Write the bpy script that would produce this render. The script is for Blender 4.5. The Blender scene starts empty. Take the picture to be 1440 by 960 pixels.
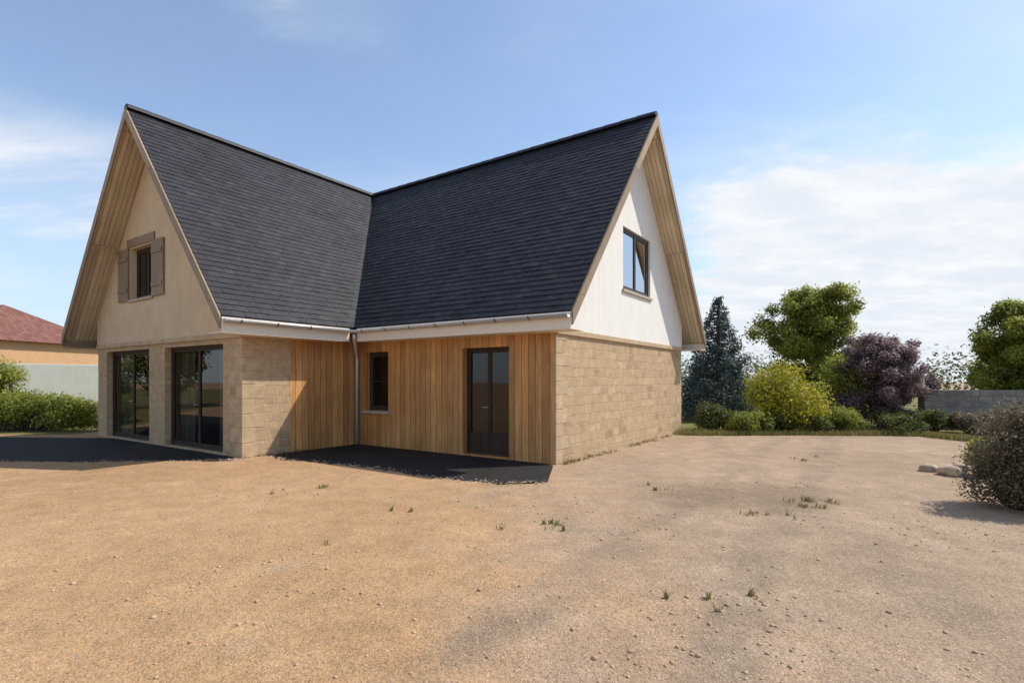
import bpy, bmesh, math, random
import numpy as np
from mathutils import Vector, Matrix

random.seed(7)
RNG = np.random.default_rng(7)
sc = bpy.context.scene
COL = sc.collection
R = math.radians

# ------------------------------------------------------------------ helpers
def tag(o, label=None, cat=None, group=None, kind=None):
    if label: o['label'] = label
    if cat: o['category'] = cat
    if group: o['group'] = group
    if kind: o['kind'] = kind
    return o

def empty(name, loc, rz=0.0):
    o = bpy.data.objects.new(name, None)
    COL.objects.link(o)
    o.location = loc
    o.rotation_euler = (0, 0, rz)
    o.empty_display_size = 0.2
    return o

def add_uv(me):
    """metric UV per face: u along the horizontal tangent, v up the slope"""
    uvl = me.uv_layers.new(name='UVMap')
    vs = [v.co for v in me.vertices]
    for p in me.polygons:
        n = p.normal
        t = Vector((0, 0, 1)).cross(n)
        if t.length < 1e-3:
            t = Vector((1, 0, 0))
        t.normalize()
        b = n.cross(t)
        for li in p.loop_indices:
            c = vs[me.loops[li].vertex_index]
            uvl.data[li].uv = (c.dot(t), c.dot(b))

class MB:
    """collects shapes that become ONE mesh object"""
    def __init__(self):
        self.v = []; self.f = []; self.m = []
    def poly(self, pts, m=0):
        i = len(self.v)
        self.v += [tuple(p) for p in pts]
        self.f.append(tuple(range(i, i + len(pts)))); self.m.append(m)
    def mesh(self, vs, fs, m=0):
        i = len(self.v)
        self.v += [tuple(p) for p in vs]
        self.f += [tuple(k + i for k in f) for f in fs]
        self.m += [m] * len(fs)
    def box(self, a, b, m=0):
        x0, y0, z0 = a; x1, y1, z1 = b
        self.mesh([(x0,y0,z0),(x1,y0,z0),(x1,y1,z0),(x0,y1,z0),(x0,y0,z1),(x1,y0,z1),(x1,y1,z1),(x0,y1,z1)],
                  [(3,2,1,0),(4,5,6,7),(0,1,5,4),(1,2,6,5),(2,3,7,6),(3,0,4,7)], m)
    def prism(self, p, q, side, up, m=0):
        """bar from p to q, cross-section spanned by vectors side and up (starting at p)"""
        p, q, s, u = map(Vector, (p, q, side, up))
        vs = [p, p+s, p+s+u, p+u, q, q+s, q+s+u, q+u]
        fs = [(3,2,1,0),(4,5,6,7),(0,1,5,4),(1,2,6,5),(2,3,7,6),(3,0,4,7)]
        if (q-p).dot(s.cross(u)) < 0: fs = [tuple(reversed(f)) for f in fs]
        self.mesh(vs, fs, m)
    def tube(self, pts, r, n=8, m=0, cap=True):
        pts = [Vector(p) for p in pts]
        rs = r if isinstance(r, (list, tuple)) else [r]*len(pts)
        rings = []
        for i, p in enumerate(pts):
            d = (pts[min(i+1, len(pts)-1)] - pts[max(i-1, 0)]).normalized()
            a = d.cross(Vector((0,0,1)))
            if a.length < 1e-3: a = Vector((1,0,0))
            a.normalize(); b = d.cross(a)
            rings.append([p + (a*math.cos(2*math.pi*k/n) + b*math.sin(2*math.pi*k/n))*rs[i] for k in range(n)])
        vs = [q for ring in rings for q in ring]; fs = []
        for i in range(len(pts)-1):
            for k in range(n):
                k2 = (k+1) % n
                fs.append((i*n+k, i*n+k2, (i+1)*n+k2, (i+1)*n+k))
        if cap:
            fs.append(tuple(reversed(range(n)))); fs.append(tuple(range((len(pts)-1)*n, len(pts)*n)))
        self.mesh(vs, fs, m)
    def build(self, name, mats, parent=None, smooth=False, bevel=0.0):
        me = bpy.data.meshes.new(name)
        me.from_pydata(self.v, [], self.f)
        for mt in (mats if isinstance(mats, (list, tuple)) else [mats]): me.materials.append(mt)
        me.polygons.foreach_set('material_index', self.m)
        if smooth: me.polygons.foreach_set('use_smooth', [True]*len(self.f))
        me.update(); add_uv(me)
        o = bpy.data.objects.new(name, me)
        COL.objects.link(o)
        if parent: o.parent = parent
        if bevel:
            b = o.modifiers.new('bevel', 'BEVEL'); b.width = bevel; b.segments = 2; b.limit_method = 'ANGLE'
        return o

# ------------------------------------------------------------------ materials
class NT:
    def __init__(self, name):
        self.mat = bpy.data.materials.new(name); self.mat.use_nodes = True
        self.t = self.mat.node_tree; self.t.nodes.clear()
        self.out = self.t.nodes.new('ShaderNodeOutputMaterial')
        self.b = self.t.nodes.new('ShaderNodeBsdfPrincipled')
        self.t.links.new(self.b.outputs[0], self.out.inputs[0])
    def n(self, typ, **kw):
        nd = self.t.nodes.new(typ)
        for k, v in kw.items(): setattr(nd, k, v)
        return nd
    def l(self, a, b): self.t.links.new(a, b)
    def co(self, which='Object'): return self.n('ShaderNodeTexCoord').outputs[which]
    def noise(self, vec, scale, detail=4, rough=.55):
        nd = self.n('ShaderNodeTexNoise'); nd.inputs['Scale'].default_value = scale
        nd.inputs['Detail'].default_value = detail; nd.inputs['Roughness'].default_value = rough
        if vec is not None: self.l(vec, nd.inputs['Vector'])
        return nd.outputs['Fac']
    def ramp(self, fac, stops):
        nd = self.n('ShaderNodeValToRGB'); e = nd.color_ramp.elements
        while len(e) < len(stops): e.new(.5)
        for el, (p, c) in zip(e, stops):
            el.position = p; el.color = (c[0], c[1], c[2], 1) if isinstance(c, (tuple, list)) else (c, c, c, 1)
        self.l(fac, nd.inputs[0]); return nd.outputs[0]
    def mix(self, fac, a, b, mode='MIX'):
        nd = self.n('ShaderNodeMix', data_type='RGBA', blend_type=mode)
        for s, x in ((0, fac), (6, a), (7, b)):
            if isinstance(x, (int, float)): nd.inputs[s].default_value = x
            elif isinstance(x, tuple): nd.inputs[s].default_value = (x[0], x[1], x[2], 1)
            else: self.l(x, nd.inputs[s])
        return nd.outputs[2]
    def math(self, op, a, b=0.0):
        nd = self.n('ShaderNodeMath', operation=op)
        for s, x in ((0, a), (1, b)):
            if isinstance(x, (int, float)): nd.inputs[s].default_value = x
            else: self.l(x, nd.inputs[s])
        return nd.outputs[0]
    def bump(self, h, strength=.5, dist=.02, prev=None):
        nd = self.n('ShaderNodeBump'); nd.inputs['Strength'].default_value = strength
        nd.inputs['Distance'].default_value = dist; self.l(h, nd.inputs['Height'])
        if prev is not None: self.l(prev, nd.inputs['Normal'])
        return nd.outputs[0]
    def fin(self, col, rough=.8, normal=None, spec=.3, metal=0.0):
        b = self.b
        if isinstance(col, tuple): b.inputs['Base Color'].default_value = (*col, 1)
        else: self.l(col, b.inputs['Base Color'])
        if isinstance(rough, (int, float)): b.inputs['Roughness'].default_value = rough
        else: self.l(rough, b.inputs['Roughness'])
        b.inputs['Specular IOR Level'].default_value = spec
        b.inputs['Metallic'].default_value = metal
        if normal is not None: self.l(normal, b.inputs['Normal'])
        return self.mat

def brick(m, uv, w, h, mortar, offset=.5):
    nd = m.n('ShaderNodeTexBrick'); nd.offset = offset
    m.l(uv, nd.inputs['Vector'])
    nd.inputs['Scale'].default_value = 1
    nd.inputs['Brick Width'].default_value = w; nd.inputs['Row Height'].default_value = h
    nd.inputs['Mortar Size'].default_value = mortar; nd.inputs['Mortar Smooth'].default_value = .3
    nd.inputs['Color1'].default_value = (0,0,0,1); nd.inputs['Color2'].default_value = (1,1,1,1)
    nd.inputs['Mortar'].default_value = (.5,.5,.5,1)
    return nd

def mat_slate():
    m = NT('slate'); ob = m.co('Object')
    at = m.n('ShaderNodeAttribute'); at.attribute_name = 'tint'
    c = m.ramp(at.outputs['Fac'], [(0, (.013,.013,.017)), (.5, (.022,.021,.026)), (.85, (.030,.029,.034)), (1, (.040,.037,.040))])
    c = m.mix(1.0, c, m.ramp(m.noise(ob, .7, 5), [(.35, .8), (.65, 1.2)]), 'MULTIPLY')
    lich = m.ramp(m.noise(ob, 5, 7, .75), [(.64, 0.0), (.74, .4)])
    c = m.mix(lich, c, (.075,.07,.055))
    mp = m.n('ShaderNodeMapping'); m.l(m.co('UV'), mp.inputs[0]); mp.inputs['Scale'].default_value = (60, 9, 1)
    nb = m.bump(m.noise(mp.outputs[0], 1, 4), .3, .003)
    nb = m.bump(m.noise(ob, 55, 4), .35, .004, nb)
    return m.fin(c, m.ramp(m.noise(ob, 9, 4), [(.3, .5), (.7, .72)]), nb, .35)

def mat_stone(name='tan_stone', c0=(.38,.26,.15), c1=(.49,.345,.205), c2=(.55,.405,.25), cm=(.50,.365,.225)):
    m = NT(name); uv = m.co('UV'); ob = m.co('Object')
    dist = m.n('ShaderNodeVectorMath', operation='ADD')
    nz = m.n('ShaderNodeTexNoise'); nz.inputs['Scale'].default_value = 3.0; m.l(uv, nz.inputs['Vector'])
    sc_ = m.n('ShaderNodeVectorMath', operation='SCALE'); m.l(nz.outputs['Color'], sc_.inputs[0]); sc_.inputs['Scale'].default_value = .14
    m.l(uv, dist.inputs[0]); m.l(sc_.outputs[0], dist.inputs[1])
    br = brick(m, dist.outputs[0], .40, .19, .014); br.squash = .62; br.squash_frequency = 3; br.offset_frequency = 2; br.offset = .43
    c = m.ramp(br.outputs['Color'], [(0, c0), (.2, c1), (.7, c1), (1, c2)])
    c = m.mix(br.outputs['Fac'], c, cm)
    c = m.mix(1.0, c, m.ramp(m.noise(ob, 7, 6, .65), [(.3, .8), (.7, 1.12)]), 'MULTIPLY')
    inv = m.math('SUBTRACT', 1.0, br.outputs['Fac'])
    nb = m.bump(inv, .7, .018)
    nb = m.bump(br.outputs['Color'], .3, .02, nb)
    nb = m.bump(m.noise(ob, 22, 6, .7), .45, .02, nb)
    return m.fin(c, .9, nb, .15)

def mat_render(name, col, var=.08):
    m = NT(name); ob = m.co('Object'); uv = m.co('UV')
    lo = tuple(x*(1-var) for x in col); hi = tuple(min(1, x*(1+var*.6)) for x in col)
    c = m.ramp(m.noise(ob, 2.2, 7, .65), [(.3, lo), (.7, hi)])
    mp = m.n('ShaderNodeMapping'); m.l(uv, mp.inputs[0]); mp.inputs['Scale'].default_value = (7, .35, 1)
    st = m.ramp(m.noise(mp.outputs[0], 1, 6, .7), [(.5, 0.0), (.78, .45)])
    c = m.mix(st, c, tuple(x*.72 for x in col))
    nb = m.bump(m.noise(ob, 5, 5), .2, .02)
    nb = m.bump(m.noise(ob, 90, 3), .3, .005, nb)
    return m.fin(c, .88, nb, .2)

def mat_wood(name, dark, light, board=.15, rough=.6):
    m = NT(name); uv = m.co('UV'); ob = m.co('Object')
    br = brick(m, uv, board, 3.1, .005); br.inputs['Mortar Smooth'].default_value = .6
    mp = m.n('ShaderNodeMapping'); m.l(uv, mp.inputs[0]); mp.inputs['Scale'].default_value = (16, 1.1, 1)
    off = m.n('ShaderNodeVectorMath', operation='ADD'); m.l(mp.outputs[0], off.inputs[0])
    sc_ = m.n('ShaderNodeVectorMath', operation='SCALE'); m.l(br.outputs['Color'], sc_.inputs[0]); sc_.inputs['Scale'].default_value = 9.0
    m.l(sc_.outputs[0], off.inputs[1])
    g = m.noise(off.outputs[0], 1.5, 7, .6)
    c = m.ramp(g, [(.28, dark), (.72, light)])
    c = m.mix(1.0, c, m.ramp(br.outputs['Color'], [(0, .74), (.5, 1.0), (1, 1.2)]), 'MULTIPLY')
    c = m.mix(1.0, c, m.ramp(m.noise(ob, 1.1, 5), [(.3, .82), (.7, 1.12)]), 'MULTIPLY')
    c = m.mix(m.math('MULTIPLY', br.outputs['Fac'], .9), c, (.012,.008,.006))
    nb = m.bump(m.math('SUBTRACT', 1.0, br.outputs['Fac']), .8, .012)
    nb = m.bump(g, .25, .004, nb)
    return m.fin(c, rough, nb, .3)

def mat_plain(name, col, rough=.5, metal=0.0, spec=.4, nscale=18, var=.1):
    m = NT(name); ob = m.co('Object')
    c = m.ramp(m.noise(ob, nscale, 4), [(.3, tuple(x*(1-var) for x in col)), (.7, tuple(x*(1+var) for x in col))])
    return m.fin(c, rough, m.bump(m.noise(ob, 60, 2), .08, .003), spec, metal)

def mat_glass(name='window_glass', base=.01):
    m = NT(name)
    t = m.t
    gl = m.n('ShaderNodeBsdfGlossy'); gl.inputs['Roughness'].default_value = .015
    tr = m.n('ShaderNodeBsdfTransparent'); tr.inputs[0].default_value = (.7,.74,.74,1)
    fr = m.n('ShaderNodeFresnel'); fr.inputs['IOR'].default_value = 1.5
    f2 = m.math('MINIMUM', m.math('ADD', m.math('MULTIPLY', fr.outputs[0], 1.15), base), 1.0)
    mx = m.n('ShaderNodeMixShader'); m.l(f2, mx.inputs[0]); m.l(tr.outputs[0], mx.inputs[1]); m.l(gl.outputs[0], mx.inputs[2])
    nb = m.bump(m.noise(m.co('Object'), 1.2, 2), .02, .02); m.l(nb, gl.inputs['Normal'])
    m.l(mx.outputs[0], m.out.inputs[0])
    return m.mat

def mat_leaf(name, c0, c1, c2, trans=.25):
    """leaf colour varies per leaf clump (a random attribute) """
    m = NT(name)
    at = m.n('ShaderNodeAttribute'); at.attribute_name = 'tint'
    c = m.ramp(at.outputs['Fac'], [(0, c0), (.5, c1), (1, c2)])
    m.fin(c, .55, None, .3)
    tl = m.n('ShaderNodeBsdfTranslucent'); m.l(c, tl.inputs[0])
    mx = m.n('ShaderNodeMixShader'); mx.inputs[0].default_value = trans
    m.l(m.b.outputs[0], mx.inputs[1]); m.l(tl.outputs[0], mx.inputs[2]); m.l(mx.outputs[0], m.out.inputs[0])
    return m.mat

def mat_ground():
    m = NT('sandy_gravel'); ob = m.co('Object')
    big = m.noise(ob, .16, 6, .6)
    c = m.ramp(big, [(.32, (.395,.235,.118)), (.5, (.455,.277,.143)), (.68, (.515,.325,.178))])
    # greyer, pinker gravel towards the drive on the right
    sep = m.n('ShaderNodeSeparateXYZ'); m.l(ob, sep.inputs[0])
    drv = m.math('ADD', m.math('MULTIPLY', sep.outputs[0], .28), m.math('MULTIPLY', m.math('SUBTRACT', m.noise(ob, .5, 4), .5), 1.8))
    drv = m.ramp(m.math('ADD', drv, .35), [(.1, 0.0), (.75, 1.0)])
    c = m.mix(drv, c, m.ramp(m.noise(ob, .35, 6, .6), [(.3, (.33,.235,.158)), (.7, (.42,.305,.21))]))
    # faint wheel tracks curving in from the near edge, with noise breaking them up
    def track(cx0, slope, off, wd):
        d = m.math('SUBTRACT', sep.outputs[0], m.math('ADD', m.math('MULTIPLY', sep.outputs[1], slope), cx0+off))
        d = m.math('ADD', d, m.math('MULTIPLY', m.math('SUBTRACT', m.noise(ob, .6, 3), .5), .9))
        return m.ramp(m.math('DIVIDE', m.math('ABSOLUTE', d), wd*2), [(.25, 1.0), (.5, 0.0)])
    tr = m.math('MAXIMUM', track(-1.6, .66, -.72, .34), track(-1.6, .66, .72, .34))
    tr = m.math('MAXIMUM', tr, m.math('MULTIPLY', track(2.2, .22, 0, .3), .7))
    tr = m.math('MULTIPLY', tr, m.ramp(m.noise(ob, 1.1, 5), [(.36, .0), (.60, .78)]))
    c = m.mix(tr, c, (.27,.20,.14))
    # damp, compacted patch
    pd = m.n('ShaderNodeVectorMath', operation='MULTIPLY_ADD'); m.l(ob, pd.inputs[0]); pd.inputs[1].default_value = (.55, .95, 0); pd.inputs[2].default_value = (-1.76, -7.0, 0)
    ln = m.n('ShaderNodeVectorMath', operation='LENGTH'); m.l(pd.outputs[0], ln.inputs[0])
    pf = m.math('ADD', ln.outputs['Value'], m.math('MULTIPLY', m.math('SUBTRACT', m.noise(ob, 1.3, 6, .65), .5), 1.6))
    c = m.mix(m.ramp(pf, [(.45, .75), (1.05, 0.0)]), c, (.225,.16,.108))
    # dust-pale patches
    c = m.mix(m.ramp(m.noise(ob, .8, 7, .7), [(.56, 0.0), (.72, .5)]), c, (.56,.42,.28))
    # stones
    vo = m.n('ShaderNodeTexVoronoi'); m.l(ob, vo.inputs['Vector']); vo.inputs['Scale'].default_value = 85
    stone = m.n('ShaderNodeSeparateColor'); m.l(vo.outputs['Color'], stone.inputs[0])
    c = m.mix(.75, c, m.ramp(stone.outputs[0], [(0, .62), (.5, 1.0), (1, 1.32)]), 'MULTIPLY')
    c = m.mix(1.0, c, m.ramp(m.noise(ob, 2.4, 7, .7), [(.28, .78), (.72, 1.16)]), 'MULTIPLY')
    h = m.math('SUBTRACT', 1.0, vo.outputs['Distance'])
    v2 = m.n('ShaderNodeTexVoronoi'); m.l(ob, v2.inputs['Vector']); v2.inputs['Scale'].default_value = 38; v2.inputs['Randomness'].default_value = 1.0
    s2 = m.n('ShaderNodeSeparateColor'); m.l(v2.outputs['Color'], s2.inputs[0])
    few = m.math('MULTIPLY', m.ramp(s2.outputs[1], [(.55, 0.0), (.62, 1.0)]), m.ramp(v2.outputs['Distance'], [(.30, 1.0), (.46, 0.0)]))
    c = m.mix(m.math('MULTIPLY', few, .55), c, m.ramp(s2.outputs[0], [(0, (.20,.145,.10)), (.5, (.42,.31,.20)), (1, (.58,.46,.33))]))
    nb = m.bump(m.noise(ob, 1.6, 7, .65), .5, .10)
    nb = m.bump(few, .5, .012, nb)
    nb = m.bump(h, .6, .008, nb)
    nb = m.bump(m.noise(ob, 160, 4, .7), .5, .005, nb)
    return m.fin(c, .95, nb, .1)

M = dict(
    slate=mat_slate(), stone=mat_stone(),
    white=mat_render('white_render', (.77,.735,.67), .05),
    shaded_white=mat_render('shaded_white_render', (.62,.48,.31), .10),  # left gable's white render, shade and warm ground bounce mixed into the colour
    cladding=mat_wood('cladding_boards', (.40,.188,.062), (.66,.345,.125), .16, .6),
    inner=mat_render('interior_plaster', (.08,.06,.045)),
    soffit=mat_wood('soffit_boards', (.52,.41,.26), (.66,.54,.37), .11),
    barge=mat_wood('bargeboard_wood', (.27,.19,.115), (.38,.28,.175), 9.0),
    frame=mat_plain('dark_frame', (.05,.04,.035), .45),
    door=mat_wood('dark_door_wood', (.035,.020,.012), (.065,.038,.022), .3),
    glass=mat_glass(), coated=mat_glass('coated_glass', .5),
    zinc=mat_plain('zinc', (.55,.55,.54), .5, .4),
    fascia=mat_plain('fascia_board', (.76,.67,.55), .6, var=.05),
    lead=mat_plain('ridge_clay', (.026,.025,.03), .6),
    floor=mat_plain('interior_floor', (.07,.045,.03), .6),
    curtain=mat_plain('curtain_cloth', (.20,.16,.12), .9),
    rock=mat_plain('field_stone', (.42,.32,.22), .92, nscale=9, var=.3),
    sill=mat_plain('sill_stone', (.42,.35,.27), .85),
    quoin=mat_plain('dressed_stone', (.47,.345,.21), .9, nscale=5, var=.18),
    terrace=None,
    clay=None,
)

# ------------------------------------------------------------------ house frame
A = R(34.6); P = (-3.83, 13.185)
Lr, Ll, W, HE, TP, OV, GR, GL = 5.65, 2.88, 7.6, 3.24, 1.195, .48, .58, .66
HW = W/2; ZR = HE + TP*HW
house = empty('stone_house', (P[0], P[1], 0), -A)
tag(house, 'L-shaped tan house with steep dark slate roof and white gable tops', 'house')

def wall(name, mats, o, d, nrm, x0, x1, zb, top, openings, thick=.30, reveal=.18, breaks=(), parent=house, inner=True):
    """vertical wall: o origin, d direction, nrm outward normal (2-D); openings (xa,xb,za,zb)"""
    o = Vector((*o, 0)); d = Vector((*d, 0)); nrm = Vector((*nrm, 0)); Z = Vector((0,0,1))
    mb = MB()
    xs = sorted({x0, x1, *breaks, *[q for a in openings for q in a[:2]]})
    xs = [x for x in xs if x0-1e-6 <= x <= x1+1e-6]
    flip = d.cross(Z).dot(nrm) < 0
    def quad(pp, mi=0, off=0.0, rev=False):
        pts = [o + d*x + Z*z - nrm*off for x, z in pp]
        if flip != rev: pts.reverse()
        mb.poly(pts, mi)
    for a, b in zip(xs, xs[1:]):
        if b-a < 1e-6: continue
        cuts = sorted([(q[2], q[3]) for q in openings if q[0] < (a+b)/2 < q[1]])
        z = zb
        spans = []
        for c0, c1 in cuts:
            if c0 > z + 1e-6: spans.append((z, c0))
            z = c1
        for s0, s1 in spans:
            quad([(a,s0),(b,s0),(b,s1),(a,s1)])
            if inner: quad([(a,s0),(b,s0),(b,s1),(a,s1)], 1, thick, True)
        ta, tb = top(a), top(b)
        pp = [(a,z),(b,z)]
        if tb > z+1e-6: pp.append((b,tb))
        if ta > z+1e-6: pp.append((a,ta))
        if len(pp) > 2:
            quad(pp)
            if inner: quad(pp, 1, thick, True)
    for xa, xb, za, zt in openings:
        for (p0, p1) in (((xa,za),(xa,zt)), ((xa,zt),(xb,zt)), ((xb,zt),(xb,za)), ((xb,za),(xa,za))):
            q = [o+d*p0[0]+Z*p0[1], o+d*p1[0]+Z*p1[1], o+d*p1[0]+Z*p1[1]-nrm*thick, o+d*p0[0]+Z*p0[1]-nrm*thick]
            if flip: q.reverse()
            mb.poly(q)
    return mb.build(name, mats, parent)

def opening_fill(kind, o, d, nrm, xa, xb, za, zt, leaves=2, bars=0, mat_frame=None, solid_low=0.0, parent=house, sill=True, curtain=False, glass=None, rec=.14):
    """a window or door standing in a wall opening: frame, pane, handle, sill"""
    mat_frame = mat_frame or M['frame']
    O = Vector((*o, 0)); D = Vector((*d, 0)); N = Vector((*nrm, 0)); Z = Vector((0,0,1))
    dep, fw = .07, .06
    def bar(mb, a0, a1, z0, z1, r0=None, dp=dep):
        r0 = rec if r0 is None else r0
        p = O + D*a0 + Z*z0 - N*(r0+dp)
        mb.prism(p, p + D*(a1-a0), N*dp, Z*(z1-z0))
    fr = MB()
    bar(fr, xa+.003, xa+fw, za+.003, zt-.003); bar(fr, xb-fw, xb-.003, za+.003, zt-.003)
    bar(fr, xa+fw, xb-fw, zt-fw, zt-.003); bar(fr, xa+fw, xb-fw, za+.003, za+fw)
    w = (xb-xa-2*fw)/leaves
    for k in range(leaves):
        l0 = xa+fw+k*w; l1 = l0+w
        s = .045
        r = rec+.012
        bar(fr, l0+.004, l0+s, za+fw+.004, zt-fw-.004, r, .045); bar(fr, l1-s, l1-.004, za+fw+.004, zt-fw-.004, r, .045)
        bar(fr, l0+s, l1-s, zt-fw-s, zt-fw-.004, r, .045); bar(fr, l0+s, l1-s, za+fw+.004, za+fw+s+solid_low, r, .045)
        for q in range(bars):
            zz = za+fw+s+solid_low + (zt-za-2*fw-2*s-solid_low)*(q+1)/(bars+1)
            bar(fr, l0+s, l1-s, zz-.012, zz+.012, r+.01, .03)
    f = fr.build(kind, mat_frame, parent, bevel=.004)
    pn = MB()
    for k in range(leaves):
        l0 = xa+fw+k*w+.03; l1 = l0+w-.06
        z0 = za+fw+.02+solid_low; z1 = zt-fw-.02
        p = O - N*(rec+.035)
        q = [p+D*l0+Z*z0, p+D*l1+Z*z0, p+D*l1+Z*z1, p+D*l0+Z*z1]
        if (q[1]-q[0]).cross(q[3]-q[0]).dot(N) < 0: q.reverse()
        pn.poly(q)
    pn.build('pane', glass or M['glass'], f)
    if kind != 'window':
        hb = MB()
        hx = xa+fw+w-.03 if leaves == 2 else xb-fw-.05
        p = O + D*hx + Z*1.02 - N*(rec+.015)
        hb.tube([p, p+N*.05, p+N*.05-D*.11], .01, 8)
        hb.build('handle', M['zinc'], f, True)
    elif sill:
        sb = MB()
        p = O + D*(xa-.06) + Z*(za-.075) - N*.13
        sb.prism(p, p + D*(xb-xa+.12), N*.18, Z*.072)
        sb.build('sill', M['sill'], f, bevel=.01)
    if curtain:
        cb = MB(); n = 26
        for (c0, c1) in ((xa+.02, xa+(xb-xa)*.3), (xb-(xb-xa)*.3, xb-.02)):
            prev = None
            for k in range(n+1):
                x = c0+(c1-c0)*k/n
                p = O + D*x - N*(.34+.025*math.sin(k*1.9))
                if prev is not None: cb.poly([prev+Z*(za-.02), p+Z*(za-.02), p+Z*(zt+.05), prev+Z*(zt+.05)])
                prev = p
        cb.build('curtain', M['curtain'], f, True)
    return f

mats_w = [M['stone'], M['inner']]
mats_g = [M['white'], M['inner']]
ZW = 2.55        # white render starts here on the gables
def flat(z): return lambda x: z
EPS = .02
# right wing, wall facing the yard (y = 0)
win_a = (.30, 1.12, .85, 2.25); door_a = (3.38, 4.58, .04, 2.25)
wall('clad_wall', [M['cladding'], M['inner']], (0,0), (1,0), (0,-1), 0, Lr, 0, flat(HE-.02), [win_a, door_a])
opening_fill('window', (0,0), (1,0), (0,-1), *win_a, leaves=1, bars=1)
opening_fill('door', (0,0), (1,0), (0,-1), *door_a, leaves=2, bars=0, solid_low=.35, mat_frame=M['door'])
# left wing, wall facing the yard (x = 0)
wall('wall', mats_w, (0,0), (0,1), (1,0), -Ll, -1.80, 0, flat(HE-.02), [])
wall('clad_wall', [M['cladding'], M['inner']], (0,0), (0,1), (1,0), -1.80, 0, 0, flat(HE-.02), [])
# right gable (x = Lr)
wall('wall', mats_w, (Lr,0), (0,1), (1,0), 0, W, 0, flat(ZW), [])
gtop = lambda y: HE + TP*min(y, W-y) - EPS
win_g = (3.1, 4.9, 3.72, 5.2)
wall('gable_wall', mats_g, (Lr+.025,0), (0,1), (1,0), -.0, W, ZW, gtop, [win_g], breaks=(HW,))
opening_fill('window', (Lr+.025,0), (0,1), (1,0), *win_g, leaves=2, glass=M['coated'], rec=.05)
# left gable (y = -Ll)
d1 = (-7.0, -4.3, .04, 2.35); d2 = (-3.45, -.75, .04, 2.35)
wall('wall', mats_w, (0,-Ll), (1,0), (0,-1), -W, 0, 0, flat(ZW), [d1, d2])
for dd in (d1, d2):
    opening_fill('patio_door', (0,-Ll), (1,0), (0,-1), *dd, leaves=2, curtain=True, mat_frame=M['door'])
gtop2 = lambda x: HE + TP*min(-x, W+x) - EPS
win_l = (-5.35, -4.05, 3.65, 4.95)
wall('gable_wall', [M['shaded_white'], M['inner']], (0,-Ll-.025), (1,0), (0,-1), -W, 0, ZW, gtop2, [win_l], breaks=(-HW,))
opening_fill('window', (0,-Ll-.025), (1,0), (0,-1), *win_l, leaves=2, mat_frame=M['door'])
# open timber shutters and an oak lintel on the upper window of the left gable
for (a0, a1) in ((-6.02, -5.39), (-4.01, -3.38)):
    sh = MB(); sh.box((a0, -Ll-.075, 3.62), (a1, -Ll-.03, 4.98))
    for zz in (3.85, 4.65): sh.box((a0+.03, -Ll-.098, zz), (a1-.03, -Ll-.077, zz+.11))
    sh.build('shutter', M['barge'], house, bevel=.004)
lt = MB(); lt.box((-5.5, -Ll-.06, 4.985), (-3.9, -Ll-.028, 5.2)); lt.build('lintel', M['barge'], house, bevel=.008)
# dressed corner stones, barely proud of the rubble, one stack per corner
def corner(place):
    qb = MB(); z = .0; k = 0
    while z < 2.42:
        h_ = min(random.uniform(.24, .32), 2.44-z)
        la, lb = ((.46, .25) if k % 2 else (.25, .46)); la += random.uniform(-.04,.04); lb += random.uniform(-.04,.04)
        place(qb, z+.004, z+h_-.004, la, lb); z += h_; k += 1
    qb.build('corner_stones', M['quoin'], house, bevel=.008)
def c1(q, a, b, la, lb): q.box((Lr-.04, -.008, a), (Lr+.008, la, b))
def c2(q, a, b, la, lb): q.box((Lr-.04, W-la, a), (Lr+.008, W+.008, b))
def c3(q, a, b, la, lb): q.box((-la, -Ll-.008, a), (.0, -Ll+.02, b)); q.box((-.02, -Ll-.0078, a+.001), (.008, -Ll+lb, b-.001))
corner(c1); corner(c2); corner(c3)
# string courses under the gable render
stc = MB(); stc.box((Lr-.02, .004, ZW-.10), (Lr+.05, W-.004, ZW+.012)); stc.build('string_course', M['quoin'], house, bevel=.012)
stc = MB(); stc.box((-W+.004, -Ll-.05, ZW-.10), (-.004, -Ll+.02, ZW+.012)); stc.build('string_course', M['quoin'], house, bevel=.012)
# the two outer walls, away from the yard
wall('wall', mats_w, (0,W), (1,0), (0,1), -W, Lr, 0, flat(HE-.02), [(-5,-3.8,.9,2.2),(1.5,2.7,.9,2.2)])
for xx in (-5, 1.5):
    opening_fill('window', (0,W), (1,0), (0,1), xx, xx+1.2, .9, 2.2)
wall('wall', mats_w, (-W,0), (0,1), (-1,0), -Ll, W, 0, flat(HE-.02), [(2,3.2,.9,2.2)])
opening_fill('window', (-W,0), (0,1), (-1,0), 2, 3.2, .9, 2.2)
fl = MB()
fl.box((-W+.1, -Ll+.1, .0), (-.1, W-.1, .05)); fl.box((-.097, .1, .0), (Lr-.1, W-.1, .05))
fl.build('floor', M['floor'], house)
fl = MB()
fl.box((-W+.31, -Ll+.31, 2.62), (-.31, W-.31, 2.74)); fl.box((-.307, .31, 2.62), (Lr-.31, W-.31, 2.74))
fl.build('ceiling', M['inner'], house)

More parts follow.
